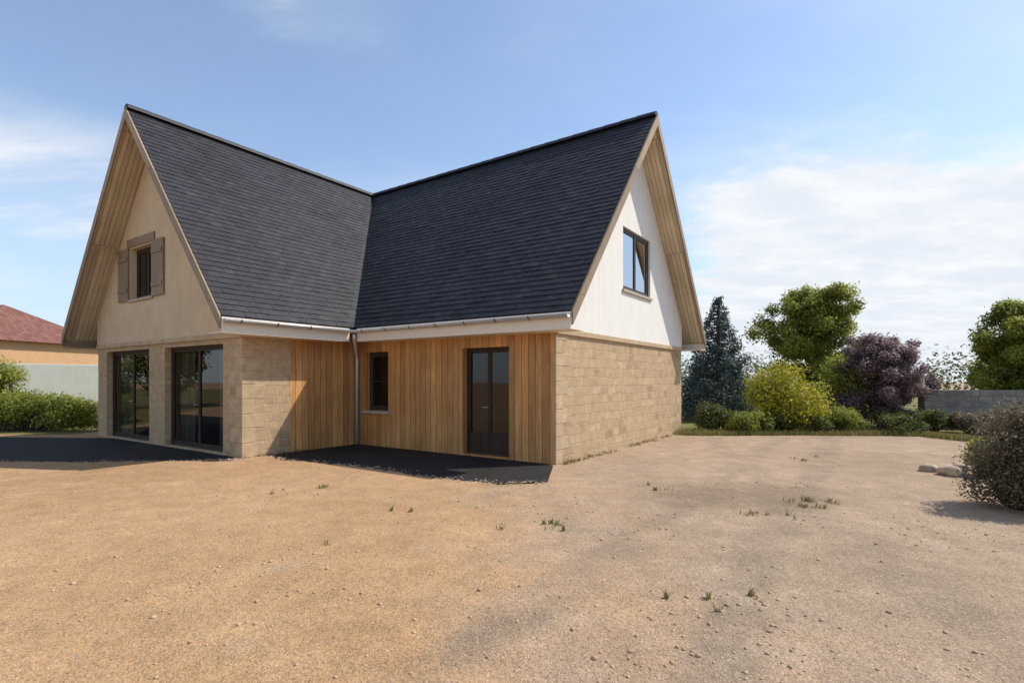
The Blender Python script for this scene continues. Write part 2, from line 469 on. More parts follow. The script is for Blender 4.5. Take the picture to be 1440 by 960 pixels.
# roof -------------------------------------------------------------
def zroof(dist): return HE + TP*dist
XE = Lr+GR; YE = -Ll-GL; o_ = OV
def V3(x, y, dist, dz): return Vector((x, y, zroof(dist)+dz))
def roof_faces(dz):
    A_ = V3(o_,-o_,-o_,dz); B_ = V3(XE,-o_,-o_,dz); R1 = V3(XE,HW,HW,dz); J = V3(-HW,HW,HW,dz)
    L1 = V3(-HW,YE,HW,dz); C_ = V3(o_,YE,-o_,dz); D_ = V3(XE,W+o_,-o_,dz); K = V3(-W-o_,W+o_,-o_,dz); E_ = V3(-W-o_,YE,-o_,dz)
    return [[A_,B_,R1,J],[A_,J,L1,C_],[R1,D_,K,J],[L1,J,K,E_]], (A_,B_,R1,J,L1,C_,D_,K,E_)
TH = .13
rf = MB(); top, tk = roof_faces(TH); low, lk = roof_faces(.045)
for f in top: rf.poly(f)
loop = [0,1,2,6,7,8,4,5]      # A B R1 D K E L1 C
for i in range(8):
    a, b = loop[i], loop[(i+1) % 8]
    rf.poly([lk[a], lk[b], tk[b], tk[a]])
for f in low: rf.poly(list(reversed(f)))
roof = rf.build('roof', M['slate'], house)
# every slate laid by itself, clipped at hips and valley, all one covering
def clip(poly, edges):
    for (ax, ay), (bx, by) in edges:
        outp = []
        for q in range(len(poly)):
            p0, p1 = poly[q-1], poly[q]
            s0 = (bx-ax)*(p0[1]-ay)-(by-ay)*(p0[0]-ax); s1 = (bx-ax)*(p1[1]-ay)-(by-ay)*(p1[0]-ax)
            if (s0 < 0) != (s1 < 0):
                tt = s0/(s0-s1); outp.append((p0[0]+(p1[0]-p0[0])*tt, p0[1]+(p1[1]-p0[1])*tt))
            if s1 >= 0: outp.append(p1)
        poly = outp
        if len(poly) < 3: return None
    return poly
sl = MB(); tints = []
for face in top:
    n_ = (face[1]-face[0]).cross(face[2]-face[0]).normalized()
    tg = Vector((0,0,1)).cross(n_).normalized(); up = n_.cross(tg)
    if up.z < 0: up = -up; tg = -tg
    O_ = face[0]; pl = [((q-O_).dot(tg), (q-O_).dot(up)) for q in face]
    ar = sum(pl[q-1][0]*pl[q][1]-pl[q][0]*pl[q-1][1] for q in range(len(pl)))
    if ar < 0: pl.reverse()
    edges = [(pl[q-1], pl[q]) for q in range(len(pl))]
    umin, umax = min(q[0] for q in pl), max(q[0] for q in pl); vmax = max(q[1] for q in pl); vmin = min(q[1] for q in pl)
    cw, ch = .235, .155; row = 0; v0 = vmin-.0
    while v0 < vmax:
        u0 = umin - cw*(.5 if row % 2 else 1.0)
        while u0 < umax:
            j0 = random.uniform(-.006,.006); gp = .003
            qd = clip([(u0+gp, v0+j0), (u0+cw-gp, v0+j0+random.uniform(-.003,.003)), (u0+cw-gp, v0+ch+.02), (u0+gp, v0+ch+.02)], edges)
            if qd:
                tl = random.uniform(.010,.017); tw = random.uniform(-.012,.012)
                lift = lambda q: (.004 + tl*(1-(q[1]-v0)/(ch+.02)) + tw*(q[0]-u0-cw/2))
                P3 = [O_ + tg*q[0] + up*q[1] + n_*lift(q) for q in qd]
                if (P3[1]-P3[0]).cross(P3[2]-P3[0]).dot(n_) < 0: P3.reverse()
                sl.poly(P3); tn = min(1, max(0, random.gauss(.45, .2))); tints.append(tn)
                lo_ = sorted(qd, key=lambda q: q[1])[:2]; lo_.sort()
                e0, e1 = [O_ + tg*q[0] + up*q[1] + n_*lift(q) for q in lo_]
                sl.poly([e0 - n_*.012, e1 - n_*.012, e1, e0]); tints.append(tn*.8)
            u0 += cw
        v0 += ch; row += 1
so = sl.build('slates', M['slate'], roof)
at_ = so.data.attributes.new('tint', 'FLOAT', 'FACE'); at_.data.foreach_set('value', np.array(tints, dtype=np.float32))
# ridge capping: half-round pieces, one mesh
rc = MB()
def ridge(p, q):
    p, q = Vector(p), Vector(q); L = (q-p).length; n = int(L/.42); d = (q-p)/n
    for i in range(n):
        a = p+d*i; b = p+d*(i+1.06)
        up = Vector((0,0,1)); s = d.normalized().cross(up).normalized()
        u2 = s.cross(d.normalized())
        prof = []
        for k in range(9):
            t = math.pi*k/8
            prof.append((math.cos(t)*.13, math.sin(t)*.12-.05))
        r0 = [a+s*x+u2*y for x, y in prof]; r1 = [b+s*x*1.06+u2*(y*1.06+.004) for x, y in prof]
        vs = r0+r1; fs = [(k, k+1, 9+k+1, 9+k) for k in range(8)] + [tuple(range(9)), tuple(reversed(range(9, 18)))]
        rc.mesh(vs, fs)
zt = ZR+TH+.02
ridge((XE+.01, HW, zt), (-HW, HW, zt)); ridge((-HW, YE-.01, zt), (-HW, HW, zt)); ridge((-W-o_, W+o_, zroof(-o_)+TH), (-HW, HW, zt))
rc.build('ridge_cap', M['lead'], roof)
# lead valley
vb = MB()
a = tk[0]+Vector((0,0,.012)); j = tk[3]+Vector((0,0,.012))
sl = Vector((.11, 0, .0)); 
vb.mesh([a+Vector((.14,0,.001)), a, a+Vector((0,-.14,.001)), j+Vector((.14,0,.001)), j, j+Vector((0,-.14,.001))], [(0,3,4,1),(1,4,5,2)])
vb.build('valley_gutter', M['lead'], roof)
# timber soffit under the overhangs (closed board lining)
sf = MB(); s_, sk = roof_faces(.035)
s0, s0k = roof_faces(.012)
for f in s0: sf.poly(list(reversed(f)))
sf.build('soffit', M['soffit'], house)
# bargeboards
def barge(p, q, out):
    mb = MB(); p, q, out = Vector(p), Vector(q), Vector(out)
    mb.prism(p - Vector((0,0,.17)) + out*.003, q - Vector((0,0,.17)) + out*.003, out*.035, Vector((0,0,.26)))
    mb.build('bargeboard', M['barge'], house)
g = Vector((1,0,0))
barge(lk[1], lk[2], g); barge(lk[2], lk[6], g)
g = Vector((0,-1,0))
barge(lk[4], lk[5], g); barge(lk[8], lk[4], g)
# fascias and half-round zinc gutters on the yard side and outside
def eave(p, q, out, mat='fascia'):
    p, q, out = Vector(p), Vector(q), Vector(out)
    mb = MB(); mb.prism(p - Vector((0,0,.24)) + out*.003, q - Vector((0,0,.24)) + out*.003, out*.028, Vector((0,0,.30)))
    mb.prism(p - Vector((0,0,.24)) - out*.001, q - Vector((0,0,.24)) - out*.001, -out*(OV-.004), Vector((0,0,.02)))
    mb.build('fascia', M[mat], house)
    gm = MB(); d = (q-p); c0 = p + out*.10 + Vector((0,0,.02)); n = 8; r = .065
    ring = lambda c, rr: [c + out*(math.cos(math.pi+math.pi*k/n)*rr) + Vector((0,0,math.sin(math.pi+math.pi*k/n)*rr)) for k in range(n+1)]
    a0, a1, b0, b1 = ring(c0, r), ring(c0+d, r), ring(c0, r-.006), ring(c0+d, r-.006)
    m_ = n+1
    vs = a0+a1+b0+b1
    fs = [(k, k+1, m_+k+1, m_+k) for k in range(n)] + [(2*m_+k+1, 2*m_+k, 3*m_+k, 3*m_+k+1) for k in range(n)]
    fs += [(0, m_, 3*m_, 2*m_), (n, 2*m_+n, 3*m_+n, m_+n)]
    fs += [tuple(list(range(0, m_))), tuple(reversed(range(m_, 2*m_)))]
    gm.mesh(vs, fs)
    go = gm.build('gutter', M['zinc'], house, True)
    for k in range(int(d.length/.75)):
        b = MB(); c1_ = c0 + d.normalized()*(.3+.75*k); t_ = d.normalized()*.022
        r0, r1 = ring(c1_, r+.001), ring(c1_, r+.006)
        for q in range(n):
            b.mesh([r0[q], r0[q+1], r1[q+1], r1[q]] + [w_+t_ for w_ in (r0[q], r0[q+1], r1[q+1], r1[q])], [(3,2,1,0),(4,5,6,7),(0,1,5,4),(2,3,7,6)])
        b.build('bracket', M['frame'], go)
    return go
gt1 = eave(lk[0]+Vector((.15,0,0)), lk[1], (0,-1,0))
gt2 = eave(lk[5], lk[0]+Vector((0,-.15,0)), (1,0,0))
eave(lk[6], lk[7], (0,1,0)); eave(lk[7], lk[8], (-1,0,0), 'barge')
dp = MB()
ez = zroof(-o_)
dp.tube([(.62,-o_-.1,ez-.03),(.62,-o_-.1,ez-.12),(.13,-.12,ez-.45),(.10,-.08,ez-.6),(.10,-.08,.02)], .04, 10)
dp.build('downpipe', M['zinc'], gt1, True)

# ------------------------------------------------------------------ ground
def sheet(name, mat, x0, x1, y0, y1, nx, ny, zf, kind='structure'):
    mb_v = []; fs = []
    for j in range(ny+1):
        for i in range(nx+1):
            x = x0+(x1-x0)*i/nx; y = y0+(y1-y0)*j/ny
            mb_v.append((x, y, zf(x, y)))
    for j in range(ny):
        for i in range(nx):
            a = j*(nx+1)+i; fs.append((a, a+1, a+nx+2, a+nx+1))
    mb = MB(); mb.mesh(mb_v, fs)
    o = mb.build(name, mat, None, True); o['kind'] = kind
    return o
ground = sheet('ground', mat_ground(), -260, 260, -60, 460, 2, 2, lambda x, y: 0.0)

# dark tarred apron along the foot of the house, outlined and darkened as its cast shadow, ragged towards the gravel
F = 751.0; YH = 533.0
def gp_(px, py):
    d = 1.6*F/(py-YH); return Vector(((px-720)/F*d, d, 0))
m = NT('shade_tarmac'); ob = m.co('Object')
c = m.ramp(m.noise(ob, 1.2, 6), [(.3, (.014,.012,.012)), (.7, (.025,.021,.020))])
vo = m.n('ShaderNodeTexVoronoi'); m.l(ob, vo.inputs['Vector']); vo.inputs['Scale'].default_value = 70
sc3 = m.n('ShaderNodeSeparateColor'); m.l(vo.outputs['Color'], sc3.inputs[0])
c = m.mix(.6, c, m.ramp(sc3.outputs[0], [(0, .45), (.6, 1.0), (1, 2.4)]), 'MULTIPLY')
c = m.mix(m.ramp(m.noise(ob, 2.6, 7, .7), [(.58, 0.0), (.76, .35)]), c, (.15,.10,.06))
M['shade_tarmac'] = m.fin(c, .85, m.bump(m.noise(ob, 80, 3), .5, .006), .25)
def ragged(pts, n=22, amp=.075):
    out = []
    for a, b in zip(pts, pts[1:]):
        for k in range(n): out.append(a.lerp(b, k/n) + Vector((random.uniform(-amp,amp), random.uniform(-amp,amp), 0)))
    out.append(pts[-1]); return out
EDGES = []
def shade_apron(name, front, back, z):
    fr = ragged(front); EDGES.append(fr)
    mb = MB(); mb.poly([p + Vector((0,0,z)) for p in fr + back]); o = mb.build(name, M['shade_tarmac']); o['kind'] = 'structure'
shade_apron('shade_driveway', [gp_(-330, 646), gp_(100, 649), gp_(320, 648), gp_(338, 643)], [gp_(352, 618), gp_(-330, 611)], .004)
shade_apron('shade_path', [gp_(380, 640), gp_(395, 646), gp_(505, 655), gp_(600, 670), gp_(700, 680), gp_(770, 678)], [gp_(778, 655), gp_(700, 630), gp_(505, 618), gp_(392, 628)], .004)

EDGE_A, EDGE_B = EDGES
# loose stones on the yard: nobody could count them
def fast_mesh(name, mat, v, f, smooth=False, parent=None):
    """v (n,3), f (m,k) index array"""
    me = bpy.data.meshes.new(name); k = f.shape[1]
    me.vertices.add(len(v)); me.vertices.foreach_set('co', np.ascontiguousarray(v, dtype=np.float32).ravel())
    me.loops.add(f.size); me.loops.foreach_set('vertex_index', f.astype(np.int32).ravel())
    me.polygons.add(len(f)); me.polygons.foreach_set('loop_start', np.arange(0, f.size, k, dtype=np.int32)); me.polygons.foreach_set('loop_total', np.full(len(f), k, dtype=np.int32))
    if smooth: me.polygons.foreach_set('use_smooth', np.ones(len(f), dtype=bool))
    me.materials.append(mat); me.update(); me.validate()
    o = bpy.data.objects.new(name, me); COL.objects.link(o)
    if parent: o.parent = parent
    return o
def pebbles(n=20000):
    bm = bmesh.new(); bmesh.ops.create_icosphere(bm, subdivisions=1, radius=1.0)
    bv = np.array([v.co[:] for v in bm.verts]); bf = np.array([[v.index for v in f.verts] for f in bm.faces]); bm.free()
    d = 1.9 + 8.0*RNG.random(n)**1.5; a = (RNG.random(n)-.5)*R(104)
    x, y = d*np.sin(a)/np.cos(a)**.3, d*np.cos(a)
    cl_ = np.sin(x*1.7+1.3*np.sin(y*1.1))+np.sin(y*2.1+x*.6)+.8*np.sin(x*4.3-y*3.1)
    keep = ((y < 8.0) | ((x > 2.5) & (y < 11))) & (RNG.random(n) < np.clip(.12+.42*np.maximum(cl_, 0), 0, 1)); x, y = x[keep], y[keep]; n = len(x)
    ex = []
    for ln_ in (EDGE_A, EDGE_B):
        for a_, b_ in zip(ln_, ln_[1:]):
            for q in range(26):
                p = a_.lerp(b_, random.random()); ex.append((p.x+random.gauss(0,.10), p.y+random.gauss(.02,.09)))
    ex = np.array(ex); x = np.concatenate([x, ex[:,0]]); y = np.concatenate([y, ex[:,1]]); n = len(x)
    r = .003 + .016*RNG.random(n)**6
    shp = np.stack([.75+.6*RNG.random(n), .75+.6*RNG.random(n), .45+.35*RNG.random(n)], 1)*r[:,None]
    jit = 1 + .16*RNG.normal(size=(n, len(bv), 1))
    v = bv[None]*jit*shp[:,None,:]; th = RNG.random(n)*6.28; c_, s_ = np.cos(th)[:,None], np.sin(th)[:,None]
    vx = v[:,:,0]*c_ - v[:,:,1]*s_ + x[:,None]; vy = v[:,:,0]*s_ + v[:,:,1]*c_ + y[:,None]; vz = v[:,:,2] + (shp[:,2]*.35)[:,None]
    V_ = np.stack([vx, vy, vz], 2).reshape(-1, 3); F_ = (bf[None] + (np.arange(n)*len(bv))[:,None,None]).reshape(-1, 3)
    m = NT('pebble'); ob = m.co('Object')
    c = m.ramp(m.noise(ob, 11, 2), [(.3, (.34,.235,.145)), (.5, (.46,.32,.20)), (.7, (.56,.42,.28))])
    o = fast_mesh('loose_stones', m.fin(c, .92, m.bump(m.noise(ob, 300, 3), .4, .002), .15), V_, F_, True)
    tag(o, 'loose stones scattered over the sandy gravel yard', 'stones', kind='stuff')
pebbles()

# ------------------------------------------------------------------ vegetation
BARK = mat_plain('bark', (.10,.075,.055), .9, nscale=9, var=.35)
LEAF = dict(
    green=mat_leaf('leaf_green', (.14,.16,.024), (.30,.32,.052), (.42,.43,.085), .5),
    bright=mat_leaf('leaf_yellow_green', (.24,.23,.018), (.42,.39,.030), (.54,.49,.045), .42),
    dark=mat_leaf('leaf_dark', (.045,.055,.012), (.11,.125,.024), (.18,.19,.04), .35),
    blue=mat_leaf('needle_blue_green', (.045,.065,.06), (.10,.14,.125), (.16,.21,.185), .2),
    purple=mat_leaf('leaf_purple', (.15,.10,.102), (.29,.20,.205), (.38,.275,.27), .4),
    brown=mat_leaf('leaf_brown', (.085,.068,.042), (.20,.155,.09), (.29,.235,.14), .4),
)
def leaf_mesh(name, mat, centers, radii, n, size, parent, flat_=.55, zmin=.03, shell=.55):
    """n small leaf quads spread through clumps (centers, radii)"""
    C_ = np.array(centers); Rr = np.array(radii)
    wgt = (Rr**2); wgt = wgt/wgt.sum()
    idx = RNG.choice(len(C_), n, p=wgt)
    d = RNG.normal(size=(n,3)); d /= np.linalg.norm(d, axis=1)[:,None]
    rad = (shell + (1-shell)*RNG.random(n)**.6) * (1 + .22*RNG.normal(size=n))
    p = C_[idx] + d*(Rr[idx]*rad)[:,None]*np.array([1,1,.85])
    ok = p[:,2] > zmin; p = p[ok]; idx = idx[ok]; n = len(p); d = d[ok]
    nn = d*.5 + RNG.normal(size=(n,3))*flat_ + np.array([0,0,.75]); nn /= np.linalg.norm(nn, axis=1)[:,None]
    t = np.cross(nn, RNG.normal(size=(n,3))); t /= np.linalg.norm(t, axis=1)[:,None]
    b = np.cross(nn, t)
    s = size*(.6+.8*RNG.random(n))[:,None]
    w = s*.5
    v = np.empty((n,4,3)); v[:,0] = p - t*s; v[:,1] = p - b*w + nn*s*.12; v[:,2] = p + t*s; v[:,3] = p + b*w + nn*s*.12
    me = bpy.data.meshes.new(name)
    me.vertices.add(n*4); me.vertices.foreach_set('co', v.ravel())
    me.loops.add(n*4); me.loops.foreach_set('vertex_index', np.arange(n*4, dtype=np.int32))
    me.polygons.add(n); me.polygons.foreach_set('loop_start', np.arange(0, n*4, 4, dtype=np.int32)); me.polygons.foreach_set('loop_total', np.full(n, 4, dtype=np.int32))
    me.materials.append(mat)
    at = me.attributes.new('tint', 'FLOAT', 'FACE')
    tint = np.clip(RNG.random(len(C_))[idx]*.5 + .25 + RNG.normal(size=n)*.2, 0, 1)
    at.data.foreach_set('value', tint.astype(np.float32))
    me.update(); me.validate()
    o = bpy.data.objects.new(name, me); COL.objects.link(o)
    if parent: o.parent = parent
    return o

def tree(name, label, x, y, h, w, mat, n=26000, size=.06, group=None, trunk=.25, cat='tree', limbs=13):
    """trunk, limbs, twigs; leaf clumps sit along the twigs, so the outline is uneven and open"""
    root = empty(name, (x, y, 0)); tag(root, label, cat, group)
    tb = MB(); r = .028*h+.03
    top = Vector((random.uniform(-.06,.06)*w, random.uniform(-.06,.06)*w, h*.86))
    mid = Vector((top.x*.4+.03*h, top.y*.4, h*.42))
    tb.tube([(0,0,-.05),(.012*h,0,h*.18),mid,top], [r*1.3,r,r*.62,r*.12], 9)
    cs = []; rs = []
    for k in range(limbs):
        t = trunk + (.97-trunk)*(k+.5)/limbs
        s0 = Vector((0,0,0)).lerp(mid, min(1, t*.86/.42*.8)) if t < .5 else mid.lerp(top, (t-.5)/.5*.9)
        s0.z = h*t*.82
        prof = (1-abs(2*(t-trunk)/(1-trunk)-.85)**2*.55)
        L = w*.5*max(.3, prof)*random.uniform(.75, 1.12)
        an = k*2.4+random.uniform(-.5,.5); rise = random.uniform(.15,.5)*L + .12*h*t
        e = s0 + Vector((math.cos(an)*L, math.sin(an)*L, rise)); e.z = min(e.z, h*.97)
        m_ = s0.lerp(e, .5) + Vector((0,0,.10*L))
        tb.tube([s0, m_, e], [r*.42*(1.1-t*.6), r*.26, r*.06], 6)
        for q in range(9):
            f = .25+.75*(q+random.random())/9
            b0 = s0.lerp(m_, f*2) if f < .5 else m_.lerp(e, f*2-1)
            c = b0 + Vector((random.gauss(0,1), random.gauss(0,1), random.gauss(.15,.75)))*(.11*w)
            c.z = max(.12*h, min(c.z, h*.97))
            tb.tube([b0, c], [r*.09, r*.03], 4)
            cs.append(tuple(c)); rs.append(w*random.uniform(.065,.125))
    for q in range(8):
        c = top + Vector((random.gauss(0,.09)*w, random.gauss(0,.09)*w, random.uniform(-.05,.10)*h)); cs.append(tuple(c)); rs.append(w*random.uniform(.05,.09))
    tb.build('trunk', BARK, root, True)
    leaf_mesh('crown', mat, cs, rs, n, size, root, shell=.25)
    return root

def conifer(label, x, y, h, w, n=26000):
    root = empty('conifer_tree', (x, y, 0)); tag(root, label, 'tree')
    tb = MB(); tb.tube([(0,0,-.05),(0,0,h*.5),(0,0,h*.98)], [.16,.10,.02], 8)
    cs = []; rs = []
    for k in range(150):
        t = .05+.93*(k/150)
        an = k*2.4; rr = w*.5*(1-t)**.8*random.uniform(.5,1.0)
        cs.append((math.cos(an)*rr, math.sin(an)*rr, h*t-.1*rr)); rs.append(.10*w*(1.15-t)+.05)
        tb.tube([(0,0,h*t),(math.cos(an)*rr, math.sin(an)*rr, h*t-.1*rr)], [.03,.01], 5)
    tb.build('trunk', BARK, root, True)
    leaf_mesh('crown', LEAF['blue'], cs, rs, n, .05, root, shell=.2)
    return root

def shrub(name, label, x, y, h, w, mat, n=5000, size=.045, dy=None, cat='shrub', group=None, clumps=20):
    root = empty(name, (x, y, 0)); tag(root, label, cat, group)
    dy = dy or w; sb = MB(); cs = []; rs = []
    for k in range(clumps):
        an = random.uniform(0, 6.28); q = random.random()**.5
        cr = min(w, dy, h)*random.uniform(.16,.28)
        z = cr*.6 + (h-cr*1.5)*random.random()**.8*(1-.35*q*q)
        c = (math.cos(an)*(w*.5-cr*.8)*q, math.sin(an)*(dy*.5-cr*.8)*q, max(.1, z))
        cs.append(c); rs.append(cr)
        sb.tube([(c[0]*.3, c[1]*.3, -.03), (c[0]*.7, c[1]*.7, c[2]*.6), c], [.022,.015,.006], 5)
    sb.build('stem', BARK, root, True)
    leaf_mesh('foliage', mat, cs, rs, n, size, root)
    return root

def at(px, depth): return ((px-720)/F*depth, depth)
def zat(py, depth): return 1.6 + (YH-py)/F*depth

# right of the house
conifer('dark blue-green conifer just behind the white gable end', *at(1010, 21), zat(414, 21), 3.6)
tree('garden_tree', 'tall green broadleaf tree rising above the yellow-green bush', *at(1148, 24), zat(408, 24), 4.4, LEAF['green'], 62000, .065, limbs=17)
shrub('golden_shrub', 'bright yellow-green bush in front of the tall green tree', *at(1104, 16.6), zat(503, 16.6), 2.5, LEAF['bright'], 16000, .045, clumps=46)
tree('plum_tree', 'dark purple-leaved tree between the green bushes and the wall', *at(1240, 17.8), zat(474, 17.8), 2.35, LEAF['purple'], 48000, .045, trunk=.04, limbs=20)
tree('garden_tree', 'leafy green tree at the right edge behind the stone wall', *at(1428, 18.5), zat(424, 18.5), 3.1, LEAF['green'], 46000, .06, trunk=.16, limbs=16)
shrub('garden_shrub', 'loose green shrub behind the bushes, left of the purple tree', *at(1186, 18.6), zat(492, 18.6), 1.9, LEAF['green'], 9000, .05, clumps=34)
for k, (px, dpt, top, w) in enumerate(((1000, 16.4, 558, 1.3), (1050, 15.9, 572, 1.6), (1120, 15.9, 574, 1.9), (1176, 16.1, 566, 1.5), (1243, 16.0, 572, 2.2), (1310, 16.1, 570, 1.5), (1372, 15.7, 574, 1.5))):
    shrub('low_shrub', ['small dark shrub at the foot of the white gable corner', 'low green shrub left of the yellow-green bush', 'low dark shrub right before the yellow-green bush',
          'low shrub between yellow-green bush and purple tree', 'low dark shrub under the purple tree', 'low shrub beside the end of the stone wall', 'low brownish shrub in front of the grey stone wall'][k],
          *at(px, dpt), zat(top, dpt), w, LEAF['brown' if k == 6 else 'green' if k in (1, 3) else 'dark'], 6000, .032, clumps=30)
# near right edge
shrub('brown_shrub', 'large dark brown leafy shrub at the near right edge', *at(1440, 6.6), zat(548, 6.6), 1.15, LEAF['brown'], 18000, .022, clumps=60)
shrub('low_shrub', 'small green shrub beside the big brown shrub', *at(1382, 8.9), .72, .55, LEAF['green'], 3500, .022)
# pale field stones edging the bed of the brown shrub
for k, (px, py, r_) in enumerate(((1306, 662, .13), (1338, 668, .17), (1352, 660, .11))):
    bm = bmesh.new(); bmesh.ops.create_icosphere(bm, subdivisions=3, radius=1.0)
    sd = Vector((k*7.3, 1.7*k, 3.1))
    from mathutils import noise as mn
    for v in bm.verts:
        v.co *= 1 + .28*mn.noise(v.co*1.1+sd) + .09*mn.noise(v.co*3.1+sd)
        v.co = Vector((v.co.x*r_*1.25, v.co.y*r_, v.co.z*r_*.72))
    me = bpy.data.meshes.new('edging_stone'); bm.to_mesh(me); bm.free()
    for p_ in me.polygons: p_.use_smooth = True
    me.materials.append(M['rock'])
    o = bpy.data.objects.new('edging_stone', me); COL.objects.link(o); q = gp_(px, py); o.location = (q.x, q.y, r_*.34); o.rotation_euler = (0, 0, k*1.3)
    tag(o, ['pale tan stone farthest left beside the planting', 'largest pale tan stone in front of the other two', 'smallest pale tan stone nearest the small green shrub'][k], 'stone', 'pale stones beside the planting')
# left
shrub('hedge', 'clipped green hedge at the left edge beside the house', *at(30, 16.5), zat(546, 16.5), 5.6, LEAF['green'], 34000, .036, dy=1.3, cat='hedge', clumps=150)
shrub('tall_shrub', 'taller green shrub at the left edge behind the hedge', *at(6, 18.6), zat(478, 18.6), 1.7, LEAF['green'], 9000, .05, clumps=34)
shrub('hedge', 'long green hedge running on to the left past the frame', -24.5, 19.5, 2.6, 9.0, LEAF['dark'], 16000, .07, dy=2.0, cat='hedge', clumps=90)
tree('garden_tree', 'green tree standing left of the yard beyond the hedge', -27.5, 17.0, 5.2, 4.6, LEAF['green'], 14000, .10)

# dry lawn and bed soil behind the planting line, and grass along its edge
m = NT('dry_lawn'); ob = m.co('Object')
c = m.ramp(m.noise(ob, .5, 6), [(.3, (.15,.125,.045)), (.55, (.20,.18,.06)), (.75, (.29,.235,.115))])
c = m.mix(1.0, c, m.ramp(m.noise(ob, 14, 6, .7), [(.3, .7), (.7, 1.25)]), 'MULTIPLY')
M['lawn'] = m.fin(c, .95, m.bump(m.noise(ob, 60, 4, .7), .8, .03), .1)
def lawn(pts):
    mb = MB(); mb.poly([Vector((p[0], p[1], .005)) for p in pts]); o = mb.build('lawn', M['lawn']); o['kind'] = 'structure'
edge = ragged([gp_(960, 612), gp_(1100, 611.5), gp_(1300, 613), gp_(1380, 622)], 16, .10)
lawn([tuple(p[:2]) for p in edge] + [(11.0, 11.5), (60, 12), (60, 80), (4.6, 80)])
ledge = [gp_(-330, 611), gp_(-100, 611), gp_(60, 610.5), gp_(106, 610.5)]
lawn([tuple(p[:2]) for p in ragged(ledge, 12, .08)] + [(-12.4, 80), (-90, 80), (-90, 15.5)])
def grass(name, label, pts, h0, h1, mat):
    pts = np.array(pts); n = len(pts); th = RNG.random(n)*6.28; hh = h0+(h1-h0)*RNG.random(n); ln = RNG.normal(size=(n,2))*.35*hh[:,None]; wd = .0035+.004*RNG.random(n)
    dx, dy = np.cos(th)*wd, np.sin(th)*wd
    v = np.zeros((n,5,3)); 
    v[:,0,:2] = pts - np.stack([dx,dy],1); v[:,1,:2] = pts + np.stack([dx,dy],1)
    v[:,2,:2] = pts + np.stack([dx,dy],1)*.8 + ln*.35; v[:,2,2] = hh*.6; v[:,3,:2] = pts - np.stack([dx,dy],1)*.8 + ln*.35; v[:,3,2] = hh*.6
    v[:,4,:2] = pts + ln; v[:,4,2] = hh
    base = np.arange(n)[:,None]*5
    f = np.concatenate([base+np.array([[0,1,2]]), base+np.array([[0,2,3]]), base+np.array([[3,2,4]])], 0)
    o = fast_mesh(name, mat, v.reshape(-1,3), f); at2 = o.data.attributes.new('tint', 'FLOAT', 'FACE')
    at2.data.foreach_set('value', np.tile(RNG.random(n), 3).astype(np.float32)); tag(o, label, 'grass', kind='stuff')
GR_ = mat_leaf('grass_blade', (.16,.13,.04), (.24,.23,.055), (.42,.34,.16), .3)
gpts = []
for a_, b_ in zip(edge, edge[1:]):
    for q in range(320):
        p = a_.lerp(b_, random.random()); gpts.append((p.x+random.gauss(0,.12), p.y+abs(random.gauss(0,.55))-.12))
grass('edge_grass', 'dry grass fringing the gravel along the bushes on the right', gpts, .04, .17, GR_)
wp = []
def tuft(cx, cy, r, n): 
    for q in range(n): wp.append((cx+random.gauss(0,r), cy+random.gauss(0,r)))
hm = Matrix.Translation(house.location) @ Matrix.Rotation(-A, 4, 'Z')
for k in range(46):                       # along the sunlit gable foot
    q = hm @ Vector((Lr+.06+abs(random.gauss(0,.05)), random.uniform(.1, W), 0)); tuft(q.x, q.y, .04, random.randint(6, 30))
for k in range(16):
    q = hm @ Vector((.05+abs(random.gauss(0,.04)), -random.uniform(1.3, Ll), 0)); tuft(q.x, q.y, .035, random.randint(5, 18))
for k in range(15):                       # patches on the gravel, each a few plants
    d_ = random.uniform(3.6, 13); a_ = random.uniform(R(-44), R(44)); x_ = d_*math.tan(a_)
    if d_ > 8.2 and x_ < 2.6: continue
    for q in range(random.randint(1, 7)):
        tuft(x_+random.gauss(0,.22), d_+random.gauss(0,.16), random.uniform(.008,.05), random.randint(3, 34))
grass('weeds', 'small weed tufts growing in the gravel and at the wall foot', wp, .015, .075, GR_)

# low stone wall at right
sw = MB()
p0 = Vector((*at(1300, 17.5), 0)); p1 = Vector((*at(1600, 16.5), 0))
d = (p1-p0).normalized(); nrm = Vector((d.y, -d.x, 0))
sw.prism(p0 - Vector((0,0,.1)), p1 - Vector((0,0,.1)), -nrm*.4, Vector((0,0,1.35)))
wobj = sw.build('boundary_wall', mat_stone('grey_stone', (.17,.15,.13), (.25,.225,.20), (.33,.30,.27), (.20,.18,.16)), None, bevel=.02)
tag(wobj, 'low grey stone boundary wall on the right behind the shrubs', 'wall')

# neighbour's house on the left
m = NT('clay_tiles'); uv = m.co('UV')
br = brick(m, uv, .22, .3, .012)
c = m.ramp(br.outputs['Color'], [(0, (.17,.070,.052)), (1, (.25,.115,.09))]); c = m.mix(br.outputs['Fac'], c, (.10,.05,.04))
wv = m.n('ShaderNodeTexWave'); m.l(uv, wv.inputs['Vector']); wv.inputs['Scale'].default_value = 1.43
M['clay'] = m.fin(c, .8, m.bump(wv.outputs['Fac'], .5, .04), .2)
M['ochre'] = mat_render('ochre_render', (.55,.33,.18))
nh = empty('neighbour_house', (-33.0, 32, 0), R(-8))
tag(nh, 'ochre neighbouring house with red tiled roof beyond the hedge', 'house')
nb = MB(); nb.box((-6,-4,0),(6,4,3.75)); nb.build('wall', M['ochre'], nh)
nr = MB(); e = .4; zt_, zb_ = 6.0, 3.7
a, b, c_, d_ = (-6-e,-4-e,zb_), (6+e,-4-e,zb_), (6+e,4+e,zb_), (-6-e,4+e,zb_); r1, r2 = (-3,0,zt_), (3,0,zt_)
